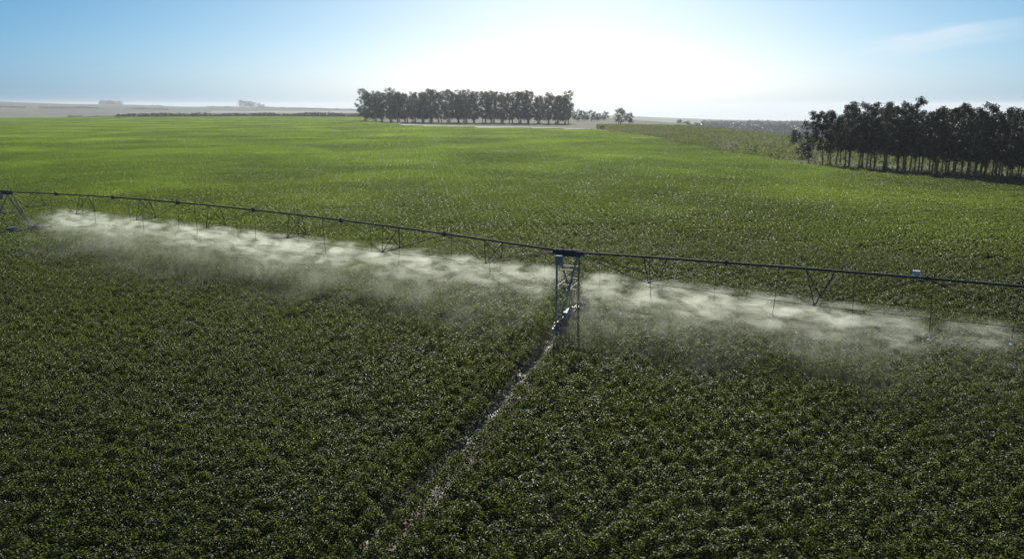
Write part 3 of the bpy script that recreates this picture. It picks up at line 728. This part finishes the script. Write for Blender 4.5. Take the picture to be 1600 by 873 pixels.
# low broad trees: behind the grove's right end, single one, far hills
pr_b = protos(3, m_bark, m_lff, H=9.0, r=4.2, z0=1.6, clumps=34, per=34, size=0.8, trunk_r=0.22, rc=1.4, seed=300)
def tree_px(px, py, D, hpx, name, lab, gp, wide=1.0):
    d = dirvec(px, py); k = D / math.hypot(d.x, d.y); x, y = d.x * k, d.y * k; z = hz(x, y)
    h = hpx * math.hypot(D, 0) / F; s = h / 9.0
    place(pr_b[rr0.randrange(3)], name, x, y, rr0.uniform(0, 6.28), (s * wide, s * wide, s), lab, 'tree', gp, z)
for x, h in ((903, 17), (914, 14), (924, 15), (934, 12), (944, 13)):
    tree_px(x, 190, 560 + (x % 7) * 6, h, 'broad_tree', 'low hazy tree in the short line right of the far central grove', 'low trees beside the far central grove')
tree_px(970, 190, 470, 22, 'broad_tree', 'lone rounded broad tree right of the far central grove', None, 1.05)
tree_px(984, 191, 480, 16, 'broad_tree', 'smaller tree touching the right side of the lone rounded tree', None, 1.0)
for x, h in ((1062, 8), (1074, 9), (1088, 9), (1097, 7)):
    tree_px(x, 195, 640, h, 'broad_tree', 'small dark tree on the far crest between the two groves', 'small trees on the far crest', 1.3)
for x in (160, 167, 172, 176, 181, 188): tree_px(x, 165, 2700 + x * 3, 4 + 4.5 * abs(math.sin(x * 1.3)), 'broad_tree', 'hazy hilltop tree in the clump on the far left hill', 'hilltop clump on the far left hill', 1.3)
for x in (378, 385, 391, 397, 405, 412): tree_px(x, 168, 2400 + x * 2, 4 + 5 * abs(math.sin(x * 1.7)), 'broad_tree', 'hazy hilltop tree in the clump left of the far central grove', 'hilltop clump left of the far grove', 1.3)

# ---------------------------------------------------------------- woods and weeds that read as one mass
def scatter(name, n, az0, az1, r0, r1, h0, h1, size, mat, label, cat, seed, keepf=None, stretch=1.0):
    r_ = np.random.default_rng(seed); a = r_.uniform(az0, az1, n); r = np.sqrt(r_.uniform(r0 ** 2, r1 ** 2, n)); x, y = r * np.sin(a), r * np.cos(a)
    if keepf is not None: k = keepf(x, y, r_); x, y = x[k], y[k]; n = len(x)
    hh = (h0 + (h1 - h0) * (0.5 + 0.5 * vnoise(x / 14, y / 14, seed))) 
    z = height(x, y) + hh * r_.random(n) ** 0.55
    V, Fc = leaflets(np.stack([x, y, z], -1), r_.uniform(0, 6.28, n), r_.normal(0, 0.5, n) * stretch, r_.uniform(-0.9, 0.9, n), size * r_.uniform(0.6, 1.4, n), size * 0.7 * r_.uniform(0.6, 1.3, n))
    return tag(link(name, mesh_np(name, V, Fc, mat)), label, cat, kind='stuff')
def azp(px): return math.atan2(px - 800, F)
scatter('distant_wood', 120000, azp(1090), azp(1420), 1250, 1900, 15, 24, 7.0, m_lfd, 'dark blue-grey wood filling the far valley left of the right grove', 'woodland', 11)
scatter('hedgerow', 16000, azp(195), azp(590), 840, 862, 1.0, 5.5, 1.6, m_lfd, 'long dark hedgerow line at the far left edge of the field', 'hedgerow', 12)
for (xa, xb, ra, hgt) in ((-80, 150, 1250, 4), (120, 380, 1700, 5), (300, 590, 1350, 4), (-80, 300, 2300, 6), (250, 560, 2600, 7), (980, 1120, 1500, 6)):
    scatter('hedgerow', 4200, azp(xa), azp(xb), ra, ra + 18, 0.8, hgt, 2.6, m_lff, {1250: 'nearest thin hedge line below the far left hills', 1700: 'thin hedge line crossing the left foot of the hills', 1350: 'hedge line on the plain left of the central grove', 2300: 'highest hedge line on the far left hill', 2600: 'hazy hedge line on the hill left of the central grove', 1500: 'thin hedge line beyond the crest right of the central grove'}[ra], 'hedgerow', ra, lambda x, y, r_, q=ra: vnoise(x / 60, y / 60, q) > -0.25)
m_dry = leaf_mat('dry_grass_blades', [(0.3, (0.11, 0.17, 0.045)), (0.45, (0.15, 0.20, 0.06)), (0.52, (0.24, 0.20, 0.10)), (0.58, (0.18, 0.20, 0.08)), (0.66, (0.12, 0.18, 0.045))], 0.4, (1.4, 1.5, 1.0), 0.7, 0.2)
def weedy(x, y, r_):
    return (~inside(x, y)) & (x < 150) & (x > 8) & (r_.random(len(x)) < 0.35 + 0.65 * (vnoise(x / 9, y / 16, 4) > 0))
scatter('dry_grass', 330000, azp(930), azp(1800), 95, 460, 0.1, 0.5, 0.6, m_dry, 'rough brownish grass on the slope between the two groves', 'grass', 13, weedy, 1.8)
pr_s = protos(3, m_bark, m_lfd, H=2.4, r=1.3, z0=0.3, clumps=16, per=44, size=0.28, trunk_r=0.06, rc=0.5, seed=400)
for (px, py, s) in ((1252, 240, 1.9), (1258, 250, 1.2), (1244, 224, 1.5), (1205, 246, .35), (1180, 240, .3), (1150, 231, .4), (1090, 221, .35), (940, 203, .8)):
    q = at(px, py, 0)
    if s > 1.8: lab, gp = 'largest dark bush beside the left end of the right-hand grove', None
    else: lab, gp = 'small dark bush on the rough slope between the two groves', 'bushes on the rough slope'
    place(pr_s[rr0.randrange(3)], 'bush', q.x, q.y, rr0.uniform(0, 6), s, lab, 'bush', gp)

# ---------------------------------------------------------------- haze
hb = MB().box((0, 0, -90), (19000, 19000, 2 * (90 + 33))); m_hz = bpy.data.materials.new('haze_air'); m_hz.use_nodes = True; t = m_hz.node_tree; t.nodes.clear()
o = t.nodes.new('ShaderNodeOutputMaterial'); v = t.nodes.new('ShaderNodeVolumePrincipled')
v.inputs['Color'].default_value = (0.92, 0.96, 1.0, 1); v.inputs['Density'].default_value = 0.00016; v.inputs['Anisotropy'].default_value = 0.35
t.links.new(v.outputs[0], o.inputs['Volume'])
zmin = float(Z.min()) - 1; print('zmin', zmin)
bxm = MB().box((0, 0, (zmin + 34) / 2), (19000, 19000, 34 - zmin))
tag(bxm.build('haze', m_hz), 'thin pale haze over the fields', 'haze', kind='stuff')
